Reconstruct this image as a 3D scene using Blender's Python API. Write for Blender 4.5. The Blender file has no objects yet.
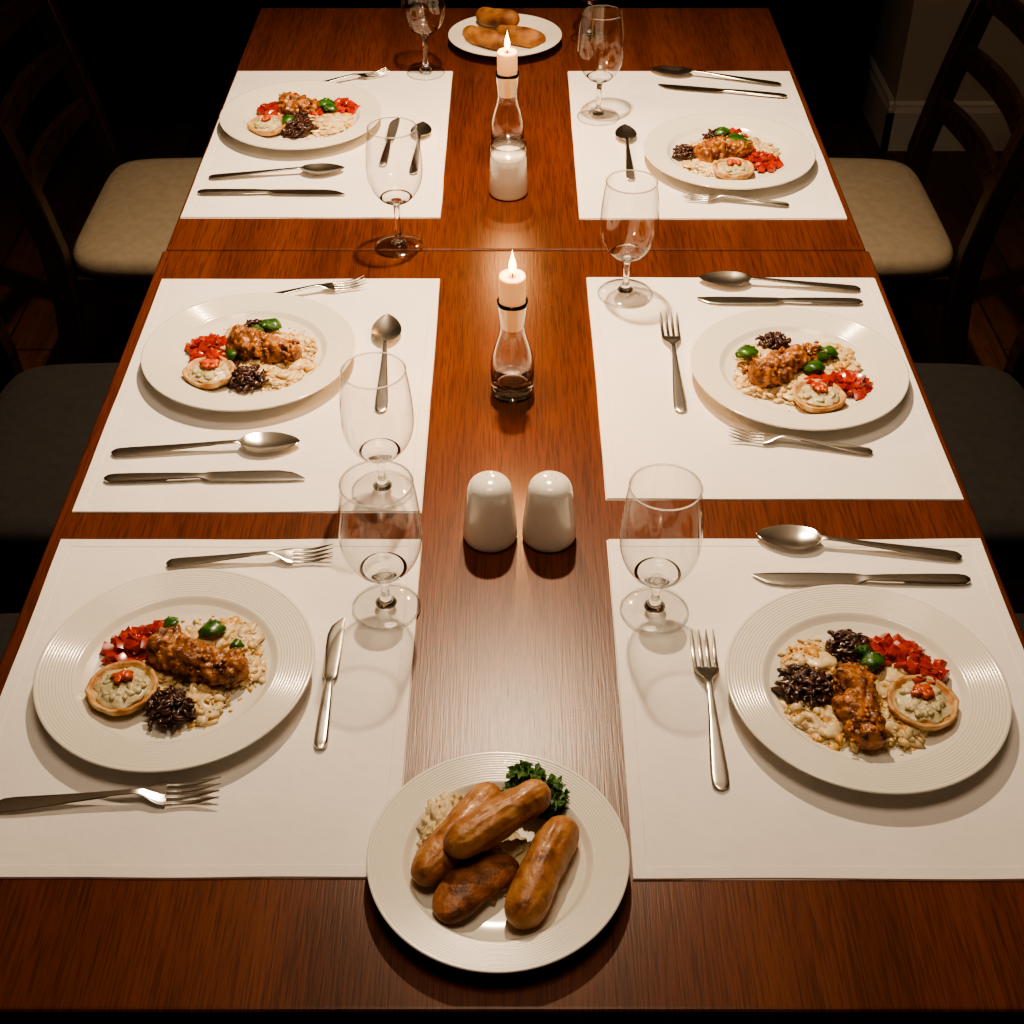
import bpy, math, random
from mathutils import Vector, Matrix, noise
random.seed(7)
R=random.random
def U(a,b): return a+(b-a)*random.random()
scene=bpy.context.scene
ZT=0.75
# ------------------------------------------------------------ materials
MATS={}
def nodes_of(name):
    m=bpy.data.materials.new(name); m.use_nodes=True
    nt=m.node_tree; b=nt.nodes['Principled BSDF']
    return m,nt,b
def mat(name,col,rough=.5,metal=0,col2=None,nscale=40,bump=0,bscale=200,spec=.5,coat=0,sss=0,ramp=(.35,.65),emit=None,estr=0,stretch=None,mid=None):
    if name in MATS: return MATS[name]
    m,nt,b=nodes_of(name)
    b.inputs['Base Color'].default_value=(*col,1)
    b.inputs['Roughness'].default_value=rough
    b.inputs['Metallic'].default_value=metal
    b.inputs['Specular IOR Level'].default_value=spec
    b.inputs['Coat Weight'].default_value=coat
    b.inputs['Coat Roughness'].default_value=.15
    if sss:
        b.inputs['Subsurface Weight'].default_value=sss
        b.inputs['Subsurface Radius'].default_value=(.01,.006,.003)
        b.inputs['Subsurface Scale'].default_value=1
    tc=nt.nodes.new('ShaderNodeTexCoord'); src=tc.outputs['Object']
    if stretch:
        mp=nt.nodes.new('ShaderNodeMapping'); mp.inputs['Scale'].default_value=stretch
        nt.links.new(src,mp.inputs['Vector']); src=mp.outputs['Vector']
    if col2:
        n=nt.nodes.new('ShaderNodeTexNoise'); n.inputs['Scale'].default_value=nscale; n.inputs['Detail'].default_value=5
        nt.links.new(src,n.inputs['Vector'])
        r=nt.nodes.new('ShaderNodeValToRGB')
        r.color_ramp.elements[0].position=ramp[0]; r.color_ramp.elements[0].color=(*col,1)
        r.color_ramp.elements[1].position=ramp[1]; r.color_ramp.elements[1].color=(*col2,1)
        if mid:
            k=r.color_ramp.elements.new(mid[0]); k.color=(*mid[1],1)
        nt.links.new(n.outputs['Fac'],r.inputs['Fac']); nt.links.new(r.outputs['Color'],b.inputs['Base Color'])
    if bump:
        n=nt.nodes.new('ShaderNodeTexNoise'); n.inputs['Scale'].default_value=bscale; n.inputs['Detail'].default_value=4
        nt.links.new(src,n.inputs['Vector'])
        bp=nt.nodes.new('ShaderNodeBump'); bp.inputs['Strength'].default_value=bump; bp.inputs['Distance'].default_value=.002
        nt.links.new(n.outputs['Fac'],bp.inputs['Height']); nt.links.new(bp.outputs['Normal'],b.inputs['Normal'])
    if emit:
        b.inputs['Emission Color'].default_value=(*emit,1); b.inputs['Emission Strength'].default_value=estr
    MATS[name]=m; return m

def glass_mat(name,edge=.45,refl=1.0):
    # thin-walled glass: transparent, darker at grazing angles, Schlick reflection
    m=bpy.data.materials.new(name); m.use_nodes=True; nt=m.node_tree
    nt.nodes.clear()
    out=nt.nodes.new('ShaderNodeOutputMaterial')
    tr=nt.nodes.new('ShaderNodeBsdfTransparent'); gs=nt.nodes.new('ShaderNodeBsdfGlossy')
    gs.inputs['Roughness'].default_value=.09; gs.inputs['Color'].default_value=(1,1,1,1)
    lw=nt.nodes.new('ShaderNodeLayerWeight'); lw.inputs['Blend'].default_value=.5
    rp=nt.nodes.new('ShaderNodeValToRGB')
    e=rp.color_ramp.elements
    e[0].position=.35; e[0].color=(.97,.97,.97,1)
    e[1].position=1; e[1].color=(edge,edge,edge,1)
    k=rp.color_ramp.elements.new(.75); k.color=(.84,.84,.84,1)
    nt.links.new(lw.outputs['Facing'],rp.inputs['Fac']); nt.links.new(rp.outputs['Color'],tr.inputs['Color'])
    pw=nt.nodes.new('ShaderNodeMath'); pw.operation='POWER'; pw.inputs[1].default_value=5
    ma=nt.nodes.new('ShaderNodeMath'); ma.operation='MULTIPLY_ADD'; ma.inputs[1].default_value=.7*refl; ma.inputs[2].default_value=.05*refl
    nt.links.new(lw.outputs['Facing'],pw.inputs[0]); nt.links.new(pw.outputs[0],ma.inputs[0])
    mx=nt.nodes.new('ShaderNodeMixShader')
    nt.links.new(ma.outputs[0],mx.inputs['Fac']); nt.links.new(tr.outputs[0],mx.inputs[1]); nt.links.new(gs.outputs[0],mx.inputs[2])
    nt.links.new(mx.outputs[0],out.inputs['Surface'])
    MATS[name]=m; return m
def solid_glass(name):
    m=bpy.data.materials.new(name); m.use_nodes=True; nt=m.node_tree; nt.nodes.clear()
    out=nt.nodes.new('ShaderNodeOutputMaterial'); g=nt.nodes.new('ShaderNodeBsdfGlass')
    g.inputs['IOR'].default_value=1.46; g.inputs['Roughness'].default_value=.0; g.inputs['Color'].default_value=(.98,.985,.98,1)
    nt.links.new(g.outputs[0],out.inputs['Surface']); MATS[name]=m; return m

def wood(name,dark,mid,light,rough=.32,scale=1.0,bump=.15,coat=.0,planks=None,spec=.5,pore=.8):
    m,nt,b=nodes_of(name); L=nt.links
    tc=nt.nodes.new('ShaderNodeTexCoord')
    def nz(sc,scale,det=6,dist=0):
        mp=nt.nodes.new('ShaderNodeMapping'); mp.inputs['Scale'].default_value=sc
        L.new(tc.outputs['Object'],mp.inputs['Vector'])
        n=nt.nodes.new('ShaderNodeTexNoise'); n.inputs['Scale'].default_value=scale; n.inputs['Detail'].default_value=det
        n.inputs['Distortion'].default_value=dist
        L.new(mp.outputs['Vector'],n.inputs['Vector']); return n
    g=nz((12*scale,.6*scale,3),1.4,5,.4)
    rp=nt.nodes.new('ShaderNodeValToRGB'); e=rp.color_ramp.elements
    e[0].position=.25; e[0].color=(*dark,1); e[1].position=.78; e[1].color=(*light,1)
    k=e.new(.5); k.color=(*mid,1)
    L.new(g.outputs['Fac'],rp.inputs['Fac'])
    p=nz((420*scale,14*scale,20),1.5,4)
    rp2=nt.nodes.new('ShaderNodeValToRGB'); e=rp2.color_ramp.elements
    e[0].position=.36; e[0].color=(.38,.34,.32,1); e[1].position=.54; e[1].color=(1,1,1,1)
    L.new(p.outputs['Fac'],rp2.inputs['Fac'])
    mul=nt.nodes.new('ShaderNodeMixRGB'); mul.blend_type='MULTIPLY'; mul.inputs['Fac'].default_value=pore
    L.new(rp.outputs['Color'],mul.inputs['Color1']); L.new(rp2.outputs['Color'],mul.inputs['Color2'])
    col=mul.outputs['Color']
    if planks:
        br=nt.nodes.new('ShaderNodeTexBrick'); mp=nt.nodes.new('ShaderNodeMapping'); mp.inputs['Rotation'].default_value=(0,0,math.pi/2)
        L.new(tc.outputs['Object'],mp.inputs['Vector']); L.new(mp.outputs['Vector'],br.inputs['Vector'])
        br.inputs['Scale'].default_value=1; br.inputs['Brick Width'].default_value=1.3; br.inputs['Row Height'].default_value=planks
        br.inputs['Mortar Size'].default_value=.003; br.inputs['Color1'].default_value=(1,1,1,1); br.inputs['Color2'].default_value=(.55,.5,.48,1)
        br.inputs['Mortar'].default_value=(.12,.1,.1,1)
        m2=nt.nodes.new('ShaderNodeMixRGB'); m2.blend_type='MULTIPLY'; m2.inputs['Fac'].default_value=1
        L.new(col,m2.inputs['Color1']); L.new(br.outputs['Color'],m2.inputs['Color2']); col=m2.outputs['Color']
    L.new(col,b.inputs['Base Color'])
    b.inputs['Specular IOR Level'].default_value=spec
    b.inputs['Roughness'].default_value=rough; b.inputs['Coat Weight'].default_value=coat; b.inputs['Coat Roughness'].default_value=.25
    bp=nt.nodes.new('ShaderNodeBump'); bp.inputs['Strength'].default_value=bump; bp.inputs['Distance'].default_value=.001
    L.new(p.outputs['Fac'],bp.inputs['Height']); L.new(bp.outputs['Normal'],b.inputs['Normal'])
    MATS[name]=m; return m

M_table=wood('table_wood',(.080,.0205,.0075),(.118,.031,.0105),(.160,.045,.015),rough=.30,bump=.14,spec=.34,pore=.72)
M_floor=wood('floor_wood',(.07,.028,.011),(.12,.05,.020),(.17,.075,.03),rough=.4,scale=.8,planks=.12)
M_dark=wood('chair_wood',(.013,.006,.004),(.020,.010,.006),(.030,.015,.009),rough=.32,scale=1)
M_black=mat('black_lacquer',(.008,.006,.005),.4,col2=(.012,.009,.008),nscale=8)
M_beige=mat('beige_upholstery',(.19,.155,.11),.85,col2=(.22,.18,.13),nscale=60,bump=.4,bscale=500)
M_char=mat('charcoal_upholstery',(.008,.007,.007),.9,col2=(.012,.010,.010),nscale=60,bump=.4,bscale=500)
M_linen=mat('white_linen',(.80,.775,.75),.85,col2=(.85,.825,.80),nscale=9,bump=.5,bscale=60)
M_plate=mat('white_porcelain',(.79,.765,.69),.14,col2=(.82,.795,.72),nscale=5,coat=.3)
M_ceram=mat('ceramic_white',(.80,.775,.72),.14,col2=(.83,.805,.75),nscale=5,coat=.5)
M_hole=mat('hole_dark',(.02,.02,.02),.8)
M_steel=mat('stainless_steel',(.78,.76,.72),.22,metal=1,col2=(.86,.84,.80),nscale=30)
M_glass=glass_mat('clear_glass',.22,1.6)
M_foot=glass_mat('foot_glass',.6,1.8)
M_solid=solid_glass('solid_clear_glass')
M_wall=mat('wall_paint',(.50,.46,.40),.8,col2=(.53,.49,.43),nscale=3,bump=.1,bscale=120)
M_wallw=mat('warm_wall_paint',(.25,.2,.16),.9,col2=(.27,.22,.17),nscale=3)
M_trim=mat('trim_white',(.66,.63,.58),.45,col2=(.69,.66,.61),nscale=4)
M_ceil=mat('ceiling_paint',(.7,.66,.6),.9,col2=(.73,.69,.63),nscale=3)
M_candle=mat('candle_wax_glow',(.62,.40,.22),.5,sss=.3,emit=(1,.40,.12),estr=.6,col2=(.66,.44,.25),nscale=20)  # orange tint and emission stand in for flame light glowing through the wax
M_wick=mat('wick_black',(.02,.015,.01),.9)
M_flame=mat('flame',(1,.8,.4),.5,emit=(1,.48,.12),estr=18)
M_metal_shade=mat('lamp_metal',(.03,.03,.03),.4,metal=.8,col2=(.04,.04,.04),nscale=10)
M_rice=mat('rice_cream',(.64,.44,.20),.4,col2=(.82,.67,.41),nscale=110,sss=.1,coat=.15)
M_rice2=mat('rice_golden',(.60,.28,.05),.4,col2=(.76,.45,.12),nscale=150,coat=.15)
M_tom=mat('tomato_red',(.27,.012,.005),.22,col2=(.50,.05,.018),nscale=110,coat=.3,sss=.1)
M_chick=mat('fried_chicken',(.12,.03,.007),.36,col2=(.56,.21,.042),nscale=85,bump=1,bscale=260,coat=.3,ramp=(.38,.66))
M_dk=mat('dark_mushroom',(.024,.010,.008),.35,col2=(.095,.038,.028),nscale=130,coat=.2)
M_green=mat('green_basil',(.015,.065,.008),.36,col2=(.05,.15,.018),nscale=90,coat=.2)
M_pars=mat('parsley_green',(.012,.065,.006),.5,col2=(.055,.16,.016),nscale=120)
M_pastry=mat('pastry_crust',(.42,.17,.04),.5,col2=(.72,.50,.25),nscale=70,bump=.5,bscale=300)
M_cream=mat('herb_cream',(.46,.40,.20),.35,col2=(.68,.61,.40),nscale=90,bump=.4,bscale=250,coat=.25)
M_saus=mat('sausage_skin',(.10,.030,.009),.42,col2=(.54,.28,.11),nscale=55,bump=.9,bscale=120,coat=.10,ramp=(.28,.72),mid=(.45,(.37,.15,.048)))
M_saus2=mat('sausage_cut',(.10,.028,.008),.5,col2=(.36,.13,.035),nscale=60,bump=.8,bscale=180,coat=.1)
M_bread=mat('bread_crust',(.13,.042,.011),.6,col2=(.42,.19,.056),nscale=30,bump=.5,bscale=110)
M_onion=mat('mashed_potato',(.60,.46,.26),.55,col2=(.76,.65,.42),nscale=60,bump=.5,bscale=220)

# ------------------------------------------------------------ mesh builder
class B:
    def __init__(s): s.v=[]; s.f=[]; s.m=[]; s.mats=[]
    def mi(s,m):
        if m not in s.mats: s.mats.append(m)
        return s.mats.index(m)
    def add(s,vs,fs,m):
        o=len(s.v); i=s.mi(m); s.v+= [Vector(v) for v in vs]
        for f in fs: s.f.append([o+k for k in f]); s.m.append(i)
    def rings(s,rings,m,cap0=True,cap1=True,closed=True):
        o=[];vs=[];fs=[]
        n=len(rings[0])
        for r in rings: vs+=r
        for i in range(len(rings)-1):
            for j in range(n if closed else n-1):
                a=i*n+j; b=i*n+(j+1)%n
                fs.append([a,b,b+n,a+n])
        if cap0: fs.append(list(range(n))[::-1])
        if cap1: fs.append([ (len(rings)-1)*n+k for k in range(n)])
        s.add(vs,fs,m)
    def lathe(s,prof,m,seg=64,c=(0,0,0)):
        vs=[];fs=[];idx=[]
        for r,z in prof:
            if r<1e-6:
                idx.append([len(vs)]*seg); vs.append((c[0],c[1],c[2]+z))
            else:
                k=len(vs); idx.append([k+j for j in range(seg)])
                for j in range(seg):
                    a=2*math.pi*j/seg; vs.append((c[0]+r*math.cos(a),c[1]+r*math.sin(a),c[2]+z))
        for i in range(len(prof)-1):
            for j in range(seg):
                q=[idx[i][j],idx[i][(j+1)%seg],idx[i+1][(j+1)%seg],idx[i+1][j]]
                u=[]
                for x in q:
                    if x not in u: u.append(x)
                if len(u)>=3: fs.append(u)
        s.add(vs,fs,m)
    def box(s,c,d,m,rot=None):
        vs=[]
        for x in(-.5,.5):
            for y in(-.5,.5):
                for z in(-.5,.5):
                    p=Vector((x*d[0],y*d[1],z*d[2]))
                    if rot: p=rot@p
                    vs.append(Vector(c)+p)
        s.add(vs,[[0,1,3,2],[4,6,7,5],[0,4,5,1],[2,3,7,6],[0,2,6,4],[1,5,7,3]],m)
    def tube(s,pts,r,m,n=6,taper=None):
        pts=[Vector(p) for p in pts]; rr=[]
        for i,p in enumerate(pts):
            d=(pts[min(i+1,len(pts)-1)]-pts[max(i-1,0)]).normalized()
            up=Vector((0,0,1)) if abs(d.z)<.9 else Vector((1,0,0))
            a=d.cross(up).normalized(); b2=a.cross(d)
            k=r*(taper[i] if taper else 1)
            rr.append([p+(a*math.cos(t)+b2*math.sin(t))*k for t in [2*math.pi*q/n for q in range(n)]])
        s.rings(rr,m)
    def blob(s,c,rad,m,amp=.15,freq=2.0,seg=10,rot=None,seed=None,flat=0):
        seed=seed if seed is not None else U(0,100)
        c=Vector(c);n=seg;k=max(4,seg*2//3)
        vs=[];fs=[]
        def pt(a,b):
            d=Vector((math.sin(b)*math.cos(a),math.sin(b)*math.sin(a),math.cos(b)))
            w=1+amp*noise.noise(d*freq+Vector((seed,seed*.7,0)))*2
            p=Vector((d.x*rad[0],d.y*rad[1],d.z*rad[2]))*w
            if rot: p=rot@p
            return c+p
        vs.append(pt(0,0))
        for i in range(1,k):
            for j in range(n): vs.append(pt(2*math.pi*j/n,math.pi*i/k))
        vs.append(pt(0,math.pi)); e=len(vs)-1
        for j in range(n): fs.append([0,1+j,1+(j+1)%n]); 
        for i in range(k-2):
            for j in range(n):
                a=1+i*n+j;b=1+i*n+(j+1)%n
                fs.append([a,a+n,b+n,b])
        o=1+(k-2)*n
        for j in range(n): fs.append([e,o+(j+1)%n,o+j])
        s.add(vs,fs,m)
    def capsule(s,p0,p1,r,m,bend=0,amp=.05,freq=60,n=20,k=26,power=2.4,squash=1,bump2=0,lo=1,taper=0,wr=0):
        p0=Vector(p0);p1=Vector(p1);d=(p1-p0);L=d.length;d.normalize()
        side=d.cross(Vector((0,0,1))).normalized(); up=side.cross(d).normalized(); rings=[];sd=Vector((U(0,50),U(0,50),0))
        for i in range(k+1):
            t=-1+2*i/k; tt=math.sin(t*math.pi/2)
            w=max(0,1-abs(tt)**(L/r*power/2))**.5 if i not in(0,k) else 0
            w=max(w,.03)*(1-taper*tt)
            c=p0+d*(L*(tt+1)/2)+side*bend*(1-tt*tt)
            ring=[]
            for j in range(n):
                a=2*math.pi*j/n; o=side*math.cos(a)+up*math.sin(a)*squash
                q=c+o*r*w
                nn=noise.noise(q*freq+sd)*amp+ (noise.noise(q*freq*3.1+sd)*bump2)
                if wr: # lengthwise wrinkles
                    nn+=wr*noise.noise(Vector((math.cos(a)*5,math.sin(a)*5,tt*2.2))+sd)
                ring.append(c+o*r*w*(1+nn*2))
            rings.append(ring)
        s.rings(rings,m)
    def obj(s,name,parent=None,smooth=True,loc=(0,0,0),bevel=0,angle=None,subsurf=0,zmin=None):
        if zmin is not None:
            for v in s.v:
                if v.z<zmin: v.z=zmin
        me=bpy.data.meshes.new(name); me.from_pydata([tuple(v) for v in s.v],[],s.f)
        for m in s.mats: me.materials.append(m)
        me.polygons.foreach_set('material_index',s.m)
        me.polygons.foreach_set('use_smooth',[smooth]*len(me.polygons))
        me.update()
        import bmesh
        bm=bmesh.new(); bm.from_mesh(me); bmesh.ops.recalc_face_normals(bm,faces=bm.faces)
        if angle:
            for e in bm.edges:
                if len(e.link_faces)==2 and e.calc_face_angle(0)>angle: e.smooth=False
        bm.to_mesh(me); bm.free()
        o=bpy.data.objects.new(name,me); scene.collection.objects.link(o); o.location=loc
        if bevel:
            b=o.modifiers.new('bevel','BEVEL'); b.width=bevel; b.segments=3; b.limit_method='ANGLE'
        if subsurf:
            b=o.modifiers.new('sub','SUBSURF'); b.levels=subsurf; b.render_levels=subsurf
        if parent: o.parent=parent
        return o
def empty(name,loc=(0,0,0),rz=0):
    e=bpy.data.objects.new(name,None); scene.collection.objects.link(e); e.location=loc; e.rotation_euler=(0,0,rz); e.empty_display_size=.05
    return e

# ------------------------------------------------------------ room
def slab(name,c,d,m,bevel=0):
    b=B(); b.box((0,0,0),d,m); return b.obj(name,smooth=False,loc=c,bevel=bevel)
XL,XR,YF,YB,HC=-2.3,2.5,-1.6,4.45,2.75
slab('floor',((XL+XR)/2,(YF+YB)/2,-.05),(XR-XL+.2,YB-YF+.2,.1),M_floor)
slab('ceiling',((XL+XR)/2,(YF+YB)/2,HC+.05),(XR-XL+.2,YB-YF+.2,.1),M_ceil)
slab('wall_left',(XL-.05,(YF+YB)/2,HC/2),(.1,YB-YF,HC),M_wallw)
slab('wall_right',(XR+.05,(YF+YB)/2,HC/2),(.1,YB-YF,HC),M_wallw)
slab('wall_back',((XL+XR)/2,YB+.05,HC/2),(XR-XL,.1,HC),M_wallw)
slab('wall_front',((XL+XR)/2,YF-.05,HC/2),(XR-XL,.1,HC),M_wallw)
# projecting white wall on the back right, with baseboard
slab('wall_pier',((1.13+XR)/2,(3.82+YB)/2,HC/2),(XR-1.13,YB-3.82,HC),M_wall)
b=B(); w=XR-1.11
prof=[(0,0),(-.018,0),(-.018,.12),(-.012,.135),(-.012,.142),(-.004,.15),(0,.15)]
b.rings([[(x0,3.82+p[0],p[1]) for p in prof] for x0 in (1.112,XR)],M_trim)
b.rings([[(1.13+p[0],y0,p[1]) for p in prof] for y0 in (3.802,YB)],M_trim)
b.obj('baseboard_back',smooth=False)
# black sideboard across the back
b=B()
sx0,sx1,sy0,sy1,sh=-1.55,1.07,3.97,4.42,.95
b.box(((sx0+sx1)/2,(sy0+sy1)/2+.01,.05),(sx1-sx0-.04,sy1-sy0-.04,.1),M_black)
b.box(((sx0+sx1)/2,(sy0+sy1)/2,.1+(sh-.13)/2),(sx1-sx0,sy1-sy0,sh-.13),M_black)
b.box(((sx0+sx1)/2,(sy0+sy1)/2-.01,sh-.015),(sx1-sx0+.03,sy1-sy0+.02,.03),M_black)
nd=5; dw=(sx1-sx0)/nd
for i in range(nd):
    cx=sx0+dw*(i+.5)
    b.box((cx,sy0-.008,.1+(sh-.13)/2),(dw-.012,.018,sh-.15),M_black)
    for dx in(-1,1): b.box((cx+dx*(dw/2-.04),sy0-.02,.1+(sh-.13)/2),(.06,.012,sh-.15),M_black)
    for zz in(.15,sh-.08): b.box((cx,sy0-.02,zz),(dw-.14,.012,.06),M_black)
    b.lathe([(0,0),(.008,0),(.012,.012),(0,.016)],M_steel,12,(cx+dw/2-.04,sy0-.03,.6))
b.obj('sideboard',smooth=False,bevel=.002)

# ------------------------------------------------------------ table
tbl=empty('dining_table')
def panel(name,x0,x1,y0,y1):
    b=B(); b.box(((x0+x1)/2,(y0+y1)/2,ZT-.018),(x1-x0,y1-y0,.036),M_table); return b.obj(name,tbl,smooth=False,bevel=.004)
panel('top_front',-.545,.557,.592,1.869); panel('top_rear',-.541,.553,1.8715,2.915)
b=B()
for x in(-.42,.42): b.box((x,1.75,ZT-.07),(.022,2.15,.07),M_table)
for y in(.68,2.82): b.box((0,y,ZT-.07),(.84,.022,.07),M_table)
b.obj('apron',tbl,smooth=False,bevel=.002)
i=0
for x in(-.47,.47):
    for y in(.67,2.85):
        i+=1; b=B(); b.rings([[(x+sx*w,y+sy*w,z) for sx,sy in((-1,-1),(1,-1),(1,1),(-1,1))] for z,w in((0,.022),(.45,.032),(ZT-.036,.032))],M_table)
        b.obj('leg_%d'%i,tbl,smooth=False,bevel=.003)

# ------------------------------------------------------------ placemats
MT=.0027
def placemat(x0,x1,y0,y1,sk=0):
    b=B(); cx,cy=(x0+x1)/2,(y0+y1)/2; w,d=x1-x0,y1-y0
    def ax(L):
        h=.014; a=[0,.0006,h-.0008,h]; N=30
        a+=[h+(L-2*h)*i/N for i in range(1,N)]
        a+=[L-h,L-h+.0008,L-.0006,L]; return a
    X=ax(w);Y=ax(d);vs=[];nx,ny=len(X),len(Y); s1=U(0,90)
    for j,y in enumerate(Y):
        for i,x in enumerate(X):
            e=min(x,w-x,y,d-y)
            z=0 if e<=1e-9 else (.0021 if e<.0134 else .0015)
            px=x-w/2+.0016*noise.noise(Vector((y*7,s1,0)))+sk*(y-d/2); py=y-d/2+.002*noise.noise(Vector((x*7,s1+9,0)))
            vs.append((px,py,z))
    fs=[[j*nx+i,j*nx+i+1,(j+1)*nx+i+1,(j+1)*nx+i] for j in range(ny-1) for i in range(nx-1)]
    b.add(vs,fs,M_linen)
    b.add([(-w/2,-d/2,0),(w/2,-d/2,0),(w/2,d/2,0),(-w/2,d/2,0)],[[0,3,2,1]],M_linen)
    b.obj('placemat',loc=(cx,cy,ZT+.0002),angle=.5)
placemat(-.529,-.1055,.722,1.187)
placemat(.111,.548,.720,1.187,.006)
placemat(-.528,-.1085,1.236,1.779)
placemat(.114,.548,1.260,1.783,-.006)
placemat(-.5365,-.116,1.972,2.566)
placemat(.1085,.5415,1.968,2.566)

# ------------------------------------------------------------ chairs
def chair(x,y,rz,cush):
    e=empty('dining_chair',(x,y,0),rz)
    b=B()
    def beam(pts,wx,wy):
        b.rings([[(p[0]+sx*wx/2,p[1]+sy*wy/2,p[2]) for sx,sy in((-1,-1),(1,-1),(1,1),(-1,1))] for p in pts],M_dark)
    def xb(z):
        if z<.45: return -.225-.06*((.45-z)/.45)**1.6
        return -.225-.13*((z-.45)/.57)**1.25
    zs=[0,.12,.25,.38,.5,.6,.7,.8,.9,1.02]
    for s in(-1,1): beam([(xb(z),s*.222,z) for z in zs],.046,.036)
    b.obj('rear_legs_and_back_posts',e,smooth=False,bevel=.004)
    b=B()
    for s in(-1,1): beam([(.19,s*.205,0),(.195,s*.205,.43)],.036,.036)
    b.obj('front_legs',e,smooth=False,bevel=.004)
    b=B()
    for s in(-1,1):
        b.box((0,s*.212,.405),(.40,.022,.06),M_dark); b.box((-.02,s*.212,.2),(.42,.018,.028),M_dark)
    b.box((.195,0,.405),(.022,.40,.06),M_dark); b.box((-.22,0,.405),(.022,.42,.06),M_dark)
    b.obj('seat_rails',e,smooth=False,bevel=.002)
    b=B()
    for z,h in((.60,.042),(.715,.042),(.83,.042),(.965,.075)):
        rr=[]
        for i in range(13):
            t=-1+2*i/12; yy=t*.212; xx=xb(z)-.028*(1-t*t)
            hh=h/2*(1.0+.15*(1-t*t)); dx=-.008*h/.05
            rr.append([(xx-.009,yy,z-hh),(xx+.009,yy,z-hh),(xx+.009+dx,yy,z+hh),(xx-.009+dx,yy,z+hh)])
        b.rings(rr,M_dark)
    b.obj('back_slats',e,smooth=False,bevel=.003)
    b=B(); rr=[]
    for sc,z in((.94,0),(.99,.006),(1,.02),(.99,.034),(.95,.044),(.85,.050),(.6,.055),(.3,.057),(.02,.058)):
        ring=[]
        for j in range(64):
            a=2*math.pi*j/64; c,s_=math.cos(a),math.sin(a); p=2/7
            px=math.copysign(abs(c)**p,c)*.222*sc; py=math.copysign(abs(s_)**p,s_)*(.236+.01*px/.22)*sc
            ring.append((px+.002,py,.433+z))
        rr.append(ring)
    b.rings(rr,cush); b.obj('seat_cushion',e)
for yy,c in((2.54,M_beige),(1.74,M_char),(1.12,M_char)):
    chair(-.655,yy,0,c); chair(.66,yy,math.pi,c)

# ------------------------------------------------------------ plates
def plate_profile(Rr):
    k=Rr/.144
    p=[(0,.0025),(.05*k,.0025),(.052*k,0),(.058*k,0),(.06*k,.003),(.088*k,.0075),(.098*k,.012),(.12*k,.0155),(.1415*k,.0195),(.1435*k,.0212),(.144*k,.0224),(.1432*k,.0234)]
    n=11; r0,r1=.1405,.106
    z0,z1=.0228,.0182
    for i in range(n*4+1):
        t=i/(n*4); rr=r0+(r1-r0)*t; z=z0+(z1-z0)*t+.00034*math.cos(2*math.pi*i/4)
        p.append((rr*k,z))
    p+=[(.1035*k,.0170),(.101*k,.0150),(.097*k,.0115),(.092*k,.0088),(.085*k,.0072),(.07*k,.0062),(.04*k,.006),(0,.006)]
    return p
def plate(name,x,y,Rr,z):
    e=empty(name,(x,y,z)); b=B(); b.lathe(plate_profile(Rr),M_plate,112); b.obj('plate',e); return e

FZ=.0062; ZM=.0056
def rice(e,spots,n=190):
    b=B()
    for (x,y,r) in spots:
        b.blob((x,y,FZ+.001),(r*.97,r*.82,.0085),M_rice,amp=.3,freq=2.6,seg=28)
        for i in range(int(n*r/.035)):
            a=U(0,6.28); q=r*1.2*R()**.45; h=max(0,1-(q/r)**2)**.5
            m=M_rice if R()<.76 else M_rice2
            s=U(.0010,.0030) if R()<.88 else U(.0035,.0065)
            rot=Matrix.Rotation(U(0,6.28),3,'Z')@Matrix.Rotation(U(-.6,.6),3,'X')
            b.blob((x+q*math.cos(a)*.97,y+q*math.sin(a)*.85,FZ+.0082*h+U(0,.002)),(s*U(1,2.0),s,s*.6),m,amp=.4,freq=2.5,seg=7,rot=rot)
    # loose crumbs around the pile
    for i in range(60):
        (x,y,r)=random.choice(spots); a=U(0,6.28); q=r*U(1.1,1.5); s=U(.0008,.0018)
        if math.hypot(x+q*math.cos(a),y+q*math.sin(a))<.09:
            b.blob((x+q*math.cos(a),y+q*math.sin(a),FZ+.001),(s*1.5,s,s),M_rice2 if R()<.5 else M_rice,amp=.3,seg=6)
    b.obj('rice',e,zmin=ZM)
def tomato(e,spots):
    b=B()
    for (x,y,r) in spots:
        b.blob((x,y,FZ+.003),(r*.85,r*.75,.008),M_tom,amp=.35,freq=3,seg=24)
        for i in range(int(22*(r/.022)**2)+5):
            a=U(0,6.28); q=r*1.05*math.sqrt(R()); h=max(0,1-(q/r)**2)
            s=U(.0085,.0145)
            rot=Matrix.Rotation(U(0,6.28),3,'Z')@Matrix.Rotation(U(-.8,.8),3,'X')@Matrix.Rotation(U(-.6,.6),3,'Y')
            n0=len(b.v)
            b.box((x+q*math.cos(a),y+q*math.sin(a),FZ+.005+.013*h*U(.4,1)),(s,s*U(.65,1.1),s*U(.4,.75)),M_tom,rot)
            for v in b.v[n0:]: v+=Vector((U(-.0013,.0013),U(-.0013,.0013),U(-.001,.001)))
    o=b.obj('diced_tomato',e,smooth=True,bevel=.0022,zmin=ZM)
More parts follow.
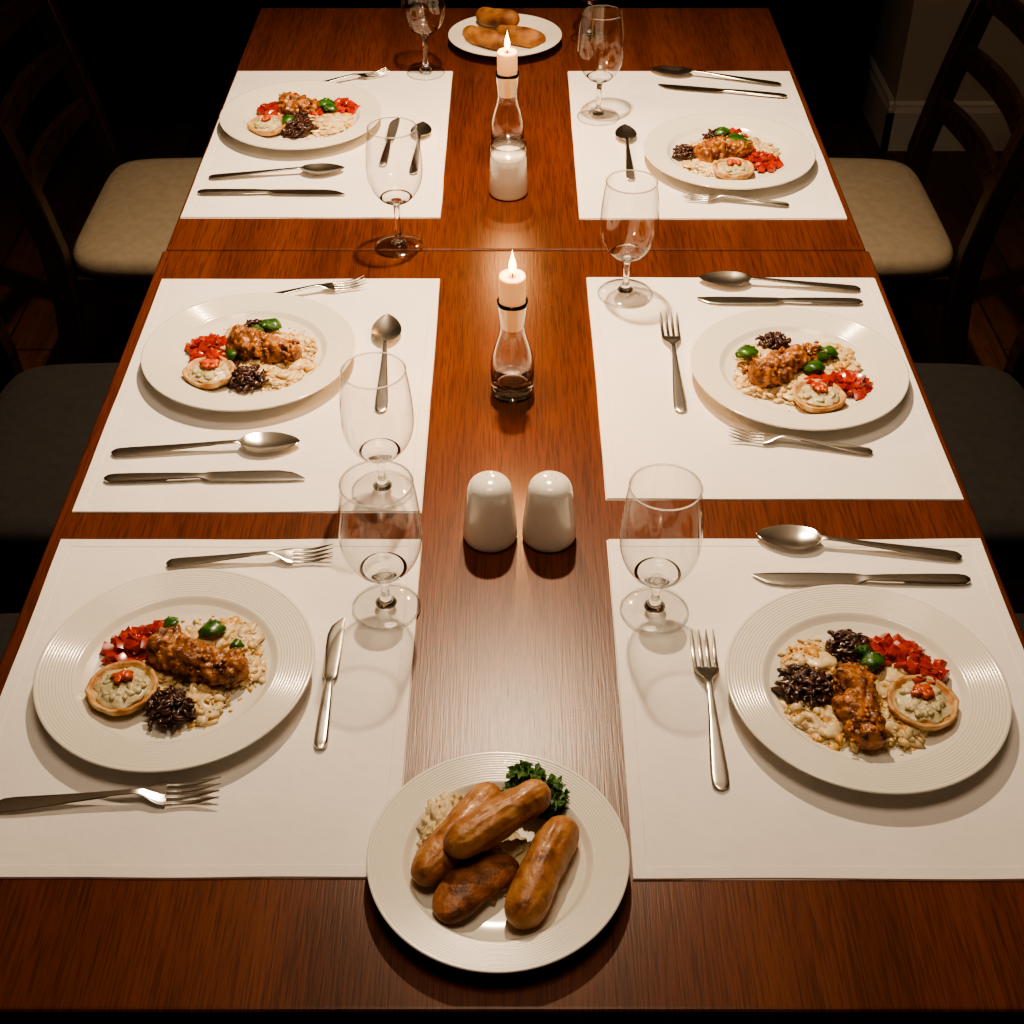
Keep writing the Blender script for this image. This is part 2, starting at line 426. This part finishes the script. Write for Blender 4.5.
def chicken(e,p0,p1,r=.0165,z=.02,bend=.006):
    b=B(); r=r*1.02
    b.capsule((p0[0],p0[1],FZ+z-.001),(p1[0],p1[1],FZ+z-.004),r,M_chick,bend=bend,amp=.22,freq=55,n=56,k=84,squash=.85,bump2=.15,taper=.12)
    for i in range(60):
        t=U(.05,.95); a=U(-.2,3.3); d=Vector((p1[0]-p0[0],p1[1]-p0[1],0)); sd=d.normalized().cross(Vector((0,0,1)))
        c=Vector((p0[0],p0[1],FZ+z-.003))+d*t+sd*(r*.88*math.cos(a)+bend*(1-(2*t-1)**2))+Vector((0,0,r*.74*math.sin(a)))
        b.blob(c,(U(.0015,.004),U(.0015,.004),.0022),M_chick,amp=.4,seg=7)
    b.obj('fried_chicken',e,zmin=ZM)
def shreds(e,spots,name='roasted_mushrooms'):
    b=B()
    for (x,y,r) in spots:
        b.blob((x,y,FZ+.003),(r*.85,r*.75,.013),M_dk,amp=.4,freq=3,seg=16)
        for i in range(int(34*r/.022)):
            a=U(0,6.28); q=r*.85*math.sqrt(R()); h=.004+.015*max(0,1-(q/r)**2)
            rot=Matrix.Rotation(U(0,6.28),3,'Z')@Matrix.Rotation(U(-1,1),3,'X')@Matrix.Rotation(U(-.6,.6),3,'Y')
            s=U(.004,.0075); b.blob((x+q*math.cos(a),y+q*math.sin(a),FZ+h),(s*U(1,1.6),s*.6,s*.35),M_dk,amp=.5,freq=2.2,seg=10,rot=rot)
        for i in range(int(38*r/.022)):
            a=U(0,6.28); q=r*.9*math.sqrt(R()); h=.005+.017*max(0,1-(q/r)**2)
            c=Vector((x+q*math.cos(a),y+q*math.sin(a),FZ+h)); th=U(0,6.28); cv=U(-5,5); L=U(.008,.016); pts=[]
            p=c.copy(); dz=U(-.25,.25)
            for k in range(7):
                pts.append(p.copy()); p=p+Vector((math.cos(th),math.sin(th),dz))*L/6; th+=cv/7; dz-=.08
                p.z=max(p.z,FZ+.0015)
            b.tube(pts,U(.0014,.0030),M_dk,6,[.5,.9,1,1.1,.9,.9,.4])
    b.obj(name,e,zmin=ZM)
def leaves(e,spots):
    b=B()
    for (x,y,ang,L) in spots:
        N=10; vs=[];fs=[]
        rot=Matrix.Rotation(ang,3,'Z')
        for layer in(0,1):
            for i in range(N+1):
                t=i/N; w=L*.36*math.sin(math.pi*min(1,t*.93+.05))**.7
                for j in range(7):
                    s=-1+2*j/6
                    p=Vector(((t-.5)*L,s*w,.013-.012*(2*t-1)**2*.6-.35*w*s*s+.001*math.sin(9*t+3*s)-(.0012 if layer else 0)))
                    vs.append(Vector((x,y,FZ+.012))+rot@p)
        O=(N+1)*7
        for i in range(N):
            for j in range(6):
                a=i*7+j; fs.append([a,a+1,a+8,a+7]); fs.append([O+a,O+a+7,O+a+8,O+a+1])
        for i in range(N):
            for j in(0,6): a=i*7+j; fs.append([a,a+7,O+a+7,O+a])
        for j in range(6):
            for i in(0,N): a=i*7+j; fs.append([a,a+1,O+a+1,O+a])
        b.add(vs,fs,M_green)
        b.blob((x+L*.2*math.cos(ang+1),y+L*.2*math.sin(ang+1),FZ+.019),(L*.26,L*.2,.005),M_green,amp=.4,freq=3,seg=12)
    b.obj('basil_leaves',e,zmin=ZM)
def tart(e,x,y,r=.033):
    b=B(); k=r/.033
    b.lathe([(0,.001),(.025*k,.001),(.030*k,.004),(.0330*k,.010),(.0338*k,.0135),(.032*k,.0150),(.0293*k,.0135),(.028*k,.0105),(0,.0100)],M_pastry,40,(0,0,0))
    sd=U(0,50)
    for v in b.v:
        a=math.atan2(v.y,v.x); q=1+.035*noise.noise(Vector((math.cos(a)*3+sd,math.sin(a)*3,0)))*2
        v.x=v.x*q+x; v.y=v.y*q+y; v.z=v.z*(1+.12*noise.noise(Vector((math.cos(a)*4,math.sin(a)*4,sd))))+FZ+.002
    b.obj('tart_shell',e)
    b=B(); b.blob((x,y,FZ+.0115),(.0265*k,.0265*k,.0068),M_cream,amp=.12,freq=3,seg=30)
    for i in range(30):
        a=U(0,6.28);q=.019*k*math.sqrt(R()); b.blob((x+q*math.cos(a),y+q*math.sin(a),FZ+.0165),(U(.003,.006),U(.003,.006),.003),M_cream,amp=.35,seg=9)
    b.obj('tart_filling',e)
    b=B(); mo=MATS.get('tomato_org') or mat('tomato_org',(.48,.055,.015),.35,col2=(.62,.12,.03),nscale=100,coat=.15)
    for i in range(6):
        rot=Matrix.Rotation(U(0,6.28),3,'Z')@Matrix.Rotation(U(-.4,.4),3,'X')
        b.blob((x+U(-.008,.008),y+.004+U(-.004,.007),FZ+.021+U(0,.002)),(U(.005,.0085),.005,.003),mo,amp=.4,seg=10,rot=rot)
    b.obj('tart_garnish',e)
PZ=ZT+MT
def dinner(x,y,Rr,rc,tm,ck,sh,lv,ta):
    e=plate('dinner_plate',x,y,Rr,PZ)
    rice(e,rc); tomato(e,tm)
    for c in ck: chicken(e,*c)
    shreds(e,sh); leaves(e,lv)
    for t in ta: tart(e,*t)
dinner(-.3486,.967,.1435,[(.032,.042,.038),(.064,.0,.026),(.03,-.045,.028),(-.01,.034,.03),(.05,.045,.034),(-.02,-.01,.03)],
  [(-.049,.030,.030),(-.028,.050,.018)],[((-.030,.030),(.076,-.014),.0205)],[(.004,-.056,.026)],[(.030,.046,.3,.030),(-.014,.054,1.2,.022),(.060,.022,.2,.016)],[(-.049,-.032,.035)])
dinner(.3624,.941,.1435,[(-.045,.04,.034),(-.055,-.03,.034),(.0,.0,.04),(.02,-.05,.03),(-.035,-.05,.03),(.03,.02,.03)],
  [(.036,.044,.027),(.064,.018,.024),[.055,.045,.014]],[((-.014,.018),(-.012,-.086),.0195,.02,.002)],[(-.006,.053,.026),(-.060,-.002,.032)],[(.012,.026,.6,.030),(.004,.04,2.2,.018)],[(.052,-.026,.035)])
dinner(-.360,1.555,.1455,[(.05,.02,.042),(.06,-.02,.034),(-.01,.045,.036),(.05,-.055,.030),(.02,-.03,.034),(-.04,.02,.03)],
  [(-.060,.014,.028),(-.048,-.020,.018)],[((-.030,.024),(.072,-.016),.021)],[(.006,-.062,.026),(.0,.060,.016)],[(.022,.058,2.6,.034),(.003,.04,.4,.024),(-.02,-.02,1.4,.020)],[(-.046,-.052,.034)])
dinner(.386,1.514,.1455,[(-.03,.0,.048),(.03,.02,.048),(.0,-.03,.045),(-.055,-.03,.03),(.05,.045,.034),(-.04,.04,.034)],
  [(.064,-.034,.028),(.024,-.038,.020)],[((-.068,-.034),(-.008,.018),.021),((-.035,.004),(.034,.038),.017)],[(-.023,.064,.020)],[(-.066,.028,.3,.034),(.028,.024,.2,.042),(.045,.030,2.8,.028),(.02,-.008,.1,.030)],[(.016,-.066,.034)])
dinner(-.380,2.318,.1455,[(.05,-.02,.045),(.0,.0,.048),(-.03,.03,.035),(.04,.04,.034),(.06,.0,.034)],
  [(.075,.045,.026),(-.055,.034,.028),(.02,.02,.018),(-.02,.065,.020)],[((-.045,.045),(.03,.02),.020)],[(.0,-.045,.030),(.0,-.012,.020)],[(.038,.04,.2,.040),(-.018,-.03,1.3,.030),(.05,.02,2.6,.030)],[(-.056,-.040,.034)])
dinner(.3728,2.172,.147,[(.02,.055,.040),(-.04,-.03,.040),(.0,.0,.045),(.05,.02,.038),(-.02,.035,.038)],
  [(.054,-.028,.028),(.03,.0,.018),(.02,.07,.016)],[((-.060,-.025),(.0,.018),.021),((-.03,.01),(.04,-.005),.018)],[(-.076,-.002,.022),(-.02,.060,.016)],[(.012,.035,.2,.044),(-.004,.065,.5,.034),(.03,.02,1.6,.034),(.012,.0,-.4,.026)],[(.0,-.066,.034)])

# sausage platter
e=plate('sausage_plate',-.0126,.732,.119,ZT+.0004)
b=B(); b.capsule((-.002,.074,.024),(-.072,-.030,.024),.0185,M_saus,bend=-.001,amp=.08,freq=26,n=64,k=84,bump2=.03,power=1.6,wr=.03); b.obj('sausage_1',e,zmin=ZM)
b=B(); b.capsule((.046,.054,.049),(-.046,-.012,.045),.0175,M_saus,bend=.0,amp=.07,freq=26,n=64,k=84,bump2=.03,power=1.6,wr=.03); b.obj('sausage_2',e,zmin=ZM)
b=B(); b.capsule((.066,.036,.025),(.016,-.074,.024),.0190,M_saus,bend=.002,amp=.08,freq=26,n=64,k=84,bump2=.03,power=1.6,wr=.03); b.obj('sausage_3',e,zmin=ZM)
b=B(); b.capsule((.016,-.004,.019),(-.052,-.064,.019),.0215,M_saus2,bend=.008,amp=.06,freq=36,n=40,k=60,squash=.55,bump2=.03,power=1.7); b.obj('sausage_half',e,zmin=ZM)
b=B()
for c,rr_ in (((-.052,.040,.010),(.021,.032,.015)),((-.045,.060,.010),(.016,.014,.014)),((-.058,.020,.010),(.014,.016,.013)),((-.01,.0,.008),(.045,.035,.006))):
    b.blob(c,rr_,M_onion,amp=.25,freq=5,seg=48)
b.obj('mashed_potato',e,zmin=ZM)
b=B()
for i in range(7):
    a=U(0,6.28); b.tube([(.018,.048,.010),(.024,.056,.018),(.034+.016*math.cos(a),.070+.014*math.sin(a),.028)],.0022,M_pars,6)
for i in range(110):
    a=U(0,6.28); q=math.sqrt(R())
    cx,cy=((.026,.080) if i%2 else (.046,.062)); c=Vector((cx+.018*q*math.cos(a),cy+.016*q*math.sin(a),.014+.032*R()*(1.1-q*.6)))
    rot=Matrix.Rotation(U(0,6.28),3,'Z')@Matrix.Rotation(U(-1.1,1.1),3,'X')
    r=U(.0045,.0085); N=18; vs=[c]; fs=[]; ph=U(0,6)
    for ring in(.5,1):
        for k in range(N):
            t=2*math.pi*k/N; rr=r*ring*(1+.25*ring*math.sin(5*t+ph))
            vs.append(c+rot@Vector((rr*math.cos(t),rr*math.sin(t),.0032*ring*math.sin(7*t+ph))))
    for k in range(N):
        k2=(k+1)%N; fs.append([0,1+k,1+k2]); fs.append([1+k,1+N+k,1+N+k2,1+k2])
    b.add(vs,fs,M_pars)
b.obj('parsley_sprig',e,zmin=ZM)
# bread plate at far end
e=plate('bread_plate',-.014,2.703,.115,ZT+.0004)
for i,(p0,p1,r) in enumerate([((-.056,.076,.032),(.026,.004,.050),.019),((-.084,.016,.022),(.004,-.050,.022),.018),((-.016,.020,.024),(.080,-.036,.022),.019)]):
    b=B(); b.capsule(p0,p1,r,M_bread,bend=.003,amp=.07,freq=26,n=32,k=44,power=1.6,bump2=.02); b.obj('bread_roll_%d'%(i+1),e,zmin=ZM)

# ------------------------------------------------------------ cutlery
def section(x,w,zc,th,cup=0,n=12):
    ring=[]
    for i in range(n+1):
        u=-1+2*i/n; ring.append((x,u*w,zc+th/2*math.sqrt(max(0,1-u**4))-cup*(1-u*u)))
    for i in range(1,n):
        u=1-2*i/n; ring.append((x,u*w,zc-th/2*math.sqrt(max(0,1-u**4))-cup*(1-u*u)))
    return ring
def interp(tab,x):
    for i in range(len(tab)-1):
        a,b_=tab[i],tab[i+1]
        if x<=b_[0]:
            t=(x-a[0])/(b_[0]-a[0])
            return [a[k]+(b_[k]-a[k])*t for k in range(1,len(a))]
    return list(tab[-1][1:])
def place(b,name,hx,hy,tx,ty,base):
    d=Vector((tx-hx,ty-hy)); L=d.length; k=L/base
    o=b.obj(name,loc=(hx,hy,ZT+MT+.0003),angle=1.0)
    o.rotation_euler=(0,0,math.atan2(d.y,d.x)); o.scale=(k,min(k,1.08)if k>1 else max(k,.92),1)
    return o
def handle_secs(xe):
    T=[(0,.002,.0025,.0014),(.002,.0055,.0027,.002),(.006,.0078,.003,.0024),(.02,.0083,.0036,.0026),(.05,.0068,.0052,.0028),(.09,.0045,.0078,.003),(.12,.0033,.0098,.0032),(.138,.0033,.0105,.0032)]
    out=[]; N=26
    for i in range(N+1):
        x=xe*(i/N)**1.2; w,z,t=interp(T,x*.138/xe); out.append(section(x,w,z,t))
    return out
def spoon(hx,hy,tx,ty,small=False):
    b=B(); Lb=.222; rr=handle_secs(.150)
    x0,x1=.150,.222; N=18
    for i in range(1,N+1):
        t=i/N
        w=.0205*math.sin(math.pi*t**.82)**.62 if i<N else .001
        w=max(w,.0033 if t<.5 else .0008)
        z=.0105-.003*min(1,t*3); cup=.0058*(w/.0205)**1.5
        rr.append(section(x0+(x1-x0)*t,w,z,.0016,cup))
    b.rings(rr,M_steel); return place(b,'spoon',hx,hy,tx,ty,Lb)
def fork(hx,hy,tx,ty):
    b=B(); Lb=.195; rr=handle_secs(.122)
    for x,w,z in((.127,.0040,.0098),(.132,.0066,.0085),(.137,.0098,.0070),(.142,.0118,.0056),(.148,.0126,.0046)):
        rr.append(section(x,w,z,.0018,.0008*w/.0126))
    b.rings(rr,M_steel)
    tabz=[(.148,.0046),(.160,.0032),(.172,.0036),(.184,.0062),(.195,.0095)]
    for k in range(4):
        y0=(-1.5+k)*.0069; r2=[]
        for i in range(12):
            x=.1465+(.195-.1465)*i/11; z=interp(tabz,max(x,.148))[0]
            w=.0021 if i<9 else .0021*(1-(i-8)/3.6); 
            s=section(x,max(w,.0005),z,.0017 if i<10 else .001); r2.append([(p[0],p[1]+y0*(1+.04*i/11)-.0*i,p[2]) for p in s])
        b.rings(r2,M_steel)
    return place(b,'fork',hx,hy,tx,ty,Lb)
def knife(hx,hy,tx,ty):
    b=B(); rr=[]
    T=[(0,.003,.0028,.002),(.003,.0062,.003,.004),(.01,.0078,.0032,.005),(.04,.0076,.0034,.0056),(.085,.0062,.0036,.0056),(.103,.005,.0036,.005),(.108,.0058,.0034,.0036),(.114,.0088,.0030,.0022),(.16,.0098,.0026,.0018),(.19,.0096,.0024,.0016),(.205,.0078,.0022,.0014),(.214,.0045,.0021,.0012),(.22,.0012,.002,.001)]
    for i in range(60):
        x=.22*i/59; w,z,t=interp(T,x); s=section(x,w,z,t)
        if x>.11: off=-(.0098-w)*.8 if x>.19 else 0; s=[(p[0],p[1]+off,p[2]) for p in s]
        rr.append(s)
    b.rings(rr,M_steel); return place(b,'table_knife',hx,hy,tx,ty,.22)
fork(-.492,.799,-.2796,.8162)
fork(-.3958,1.1404,-.2057,1.1558)
knife(-.1905,.869,-.1905,1.053)
spoon(-.5057,1.3475,-.269,1.366)
knife(-.5025,1.2952,-.2553,1.3031)
fork(-.402,1.706,-.2187,1.7613)
spoon(-.172,1.435,-.179,1.6667)
spoon(-.513,2.107,-.285,2.133)
knife(-.522,2.0528,-.276,2.0528)
fork(-.405,2.474,-.241,2.5516)
spoon(-.168,2.12,-.161,2.316)
knife(-.222,2.15,-.212,2.346)
spoon(.5144,2.4943,.269,2.5614)
knife(.517,2.4388,.2769,2.4896)
spoon(.2008,2.0962,.203,2.305)
fork(.4534,2.008,.28,2.036)
spoon(.518,1.7442,.2796,1.770)
knife(.5137,1.7077,.2721,1.7132)
fork(.222,1.435,.2256,1.6694)
fork(.4555,1.349,.2774,1.385)
spoon(.5181,1.1524,.2852,1.1872)
knife(.5177,1.1137,.2722,1.1153)
fork(.2018,.8186,.205,1.028)

# ------------------------------------------------------------ wine glasses
def wine_glass(x,y,z,stem,H,Rb,Rf=.037):
    N=30; K=4
    def sh(t): return math.sqrt(max(0,1-(1-t/.46)**2))**.95 if t<.46 else 1-.15*((t-.46)/.54)**1.8
    def o_(i): t=(i/N); tt=t**1.25; return (max(.008,Rb*sh(tt)),stem+tt*(H-stem))
    def n_(i): t=(i/N); tt=t**1.25; return (max(.003,Rb*sh(tt)-.0012),stem+tt*(H-stem)+.0012)
    b=B()
    # stem and thick bowl base: solid glass
    st=[(0,.0070),(.012,.0072),(.0095,.0095),(.0066,.013),(.0046,.022),(.0042,stem*.7),(.0052,stem-.004),(.0080,stem)]
    cup=[o_(i) for i in range(2,K+1)]; cin=[n_(i) for i in range(K,1,-1)]
    b.lathe(st+cup+cin+[(0,stem+.0030)],M_solid,72)
    # foot disc
    b.lathe([(Rf*.95,.0003),(Rf,.0012),(Rf*.97,.0026),(Rf*.6,.0044),(.012,.0072)],M_foot,72)
    q=.0010
    b.lathe([(Rf+q*math.cos(a),.0011+q*math.sin(a)) for a in [2*math.pi*k/8 for k in range(9)]],M_solid,72)
    # bowl wall: thin glass
    b.lathe([o_(i) for i in range(K,N+1)],M_glass,72)
    # rolled rim bead
    r,zz=o_(N)
    b.lathe([(r+q*math.cos(a),zz+q*math.sin(a)) for a in [2*math.pi*k/8 for k in range(9)]],M_solid,72)
    b.obj('wine_glass',loc=(x,y,z))
wine_glass(.157,1.067,PZ,.046,.176,.0435)
wine_glass(-.139,1.073,PZ,.048,.176,.0440)
wine_glass(-.158,1.277,PZ,.05,.176,.0430)
wine_glass(.1676,1.7357,PZ,.058,.180,.042,.04)
wine_glass(-.177,1.882,ZT+.0003,.074,.196,.0425)
wine_glass(.1577,2.3546,PZ,.066,.190,.0415,.038)
wine_glass(-.1675,2.5566,PZ,.074,.196,.042,.036)
wine_glass(.158,2.74,ZT+.0003,.074,.196,.042)

# ------------------------------------------------------------ candles
def candle(x,y,z):
    e=empty('candle_holder',(x,y,z))
    prof=[(0,.0005),(.026,0),(.0288,.002),(.0292,.006),(.0285,.020),(.029,.034),(.0285,.048),(.0262,.062),(.0222,.076),(.0185,.088),(.0165,.099),(.0165,.108),(.0178,.122),(.0192,.136),(.0197,.143)]
    inn=[(.0184,.1435),(.0178,.136),(.0164,.122),(.015,.108),(.0148,.099),(.0165,.088),(.020,.076),(.0238,.062),(.026,.048),(.0262,.034),(.024,.020),(.014,.014),(0,.013)]
    b=B(); b.lathe(prof+inn,M_solid,64); b.obj('glass_vase',e)
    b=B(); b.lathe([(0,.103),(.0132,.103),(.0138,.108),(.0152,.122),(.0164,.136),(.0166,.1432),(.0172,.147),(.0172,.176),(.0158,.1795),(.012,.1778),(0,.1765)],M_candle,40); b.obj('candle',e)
    b=B(); b.tube([(0,0,.175),(.0004,0,.181),(.0012,0,.187)],.0009,M_wick,6); b.obj('wick',e)
    b=B(); pr=[(0,.182)]
    for i in range(1,18):
        t=i/18; pr.append((.0052*math.sin(math.pi*t**.62)**1.1*(1-.25*t),.182+.031*t))
    pr.append((0,.215)); b.lathe(pr,M_flame,20); b.obj('flame',e)
    l=bpy.data.lights.new('flame_light','POINT'); l.energy=2.6; l.color=(1,.48,.17); l.shadow_soft_size=.008
    o=bpy.data.objects.new('flame_light',l); scene.collection.objects.link(o); o.parent=e; o.location=(0,0,.24)
candle(.0005,1.487,ZT+.0003); candle(-.008,2.215,ZT+.0003)

# ------------------------------------------------------------ shakers
def shaker(x,y,z,r,h,name='salt_shaker',n=5):
    e=empty(name,(x,y,z)); k=h/.088; q=r/.0315
    p=[(0,.001),(.026*q,0),(.030*q,.001),(.0315*q,.004),(.0314*q,.010*k),(.0302*q,.028*k),(.0284*q,.046*k),(.0270*q,.060*k),(.0260*q,.070*k),(.0238*q,.0785*k),(.0190*q,.0840*k),(.012*q,.0868*k),(.005*q,.0878*k),(0,.088*k)]
    b=B(); b.lathe(p,M_ceram,56); b.obj('body',e,subsurf=1)
    if n:
        b=B()
        for i in range(n):
            a=6.28*i/n; rr=.0065 if n>1 else 0; b.lathe([(0,.0004),(.0009,.0003),(.0009,-.001),(0,-.001)],M_hole,8,(rr*math.cos(a),rr*math.sin(a),.0872*k))
        b.obj('holes',e)
shaker(-.0255,1.193,ZT+.0003,.0318,.089,'salt_shaker',3)
shaker(.0435,1.193,ZT+.0003,.0318,.089,'pepper_shaker',5)
e=empty('votive_candle',(-.006,2.06,ZT+.0003))
b=B(); b.lathe([(0,.001),(.029,0),(.0315,.002),(.0325,.006),(.0315,.03),(.0305,.055),(.0295,.066),(.0275,.0715),(.022,.0735),(0,.0735)],M_ceram,48); b.obj('wax_pillar',e)
b=B(); b.lathe([(.0285,.066),(.0295,.068),(.0290,.088),(.0280,.0885),(.0275,.075),(.0275,.068)],M_glass,48); b.obj('glass_collar',e)

# ------------------------------------------------------------ pendant lamp over the table (above the view)
LX,LY,LZ=0,2.05,2.2
e=empty('pendant_lamp',(LX,LY,LZ))
b=B(); b.lathe([(.17,0),(.165,.02),(.10,.10),(.04,.15),(.03,.20),(0,.20),(0,.195),(.027,.19),(.037,.147),(.097,.097),(.162,.02),(.168,0)],M_metal_shade,48); b.obj('shade',e)
b=B(); b.tube([(0,0,.2),(0,0,HC-LZ)],.004,M_metal_shade,8); b.lathe([(0,0),(.05,0),(.05,-.02),(0,-.02)],M_metal_shade,24,(0,0,HC-LZ)); b.obj('cord_and_rose',e)
l=bpy.data.lights.new('bulb','SPOT'); l.energy=200; l.color=(1,.745,.49); l.spot_size=math.radians(103); l.spot_blend=1; l.shadow_soft_size=.032
o=bpy.data.objects.new('bulb',l); scene.collection.objects.link(o); o.parent=e; o.location=(0,0,.02); o.rotation_euler=(math.radians(-6),0,0)
# added soft fill below the ceiling near the camera end, no real fixture
l=bpy.data.lights.new('ceiling_fill','AREA'); l.shape='DISK'; l.size=.7; l.energy=14; l.color=(1,.77,.54)
o=bpy.data.objects.new('ceiling_fill',l); scene.collection.objects.link(o); o.location=(0,.9,HC-.02)

w=bpy.data.worlds.new('world'); scene.world=w; w.use_nodes=True
w.node_tree.nodes['Background'].inputs['Color'].default_value=(.02,.015,.01,1); w.node_tree.nodes['Background'].inputs['Strength'].default_value=.3

# ------------------------------------------------------------ camera
c=bpy.data.cameras.new('camera'); c.sensor_width=36; c.lens=1350/1024*36; c.clip_start=.02
o=bpy.data.objects.new('camera',c); scene.collection.objects.link(o); o.location=(0,0,ZT+1.05); o.rotation_euler=(math.radians(90-40.3),0,0)
scene.camera=o
scene.view_settings.view_transform='AgX'
try: scene.view_settings.look='AgX - Medium High Contrast'
except Exception: pass
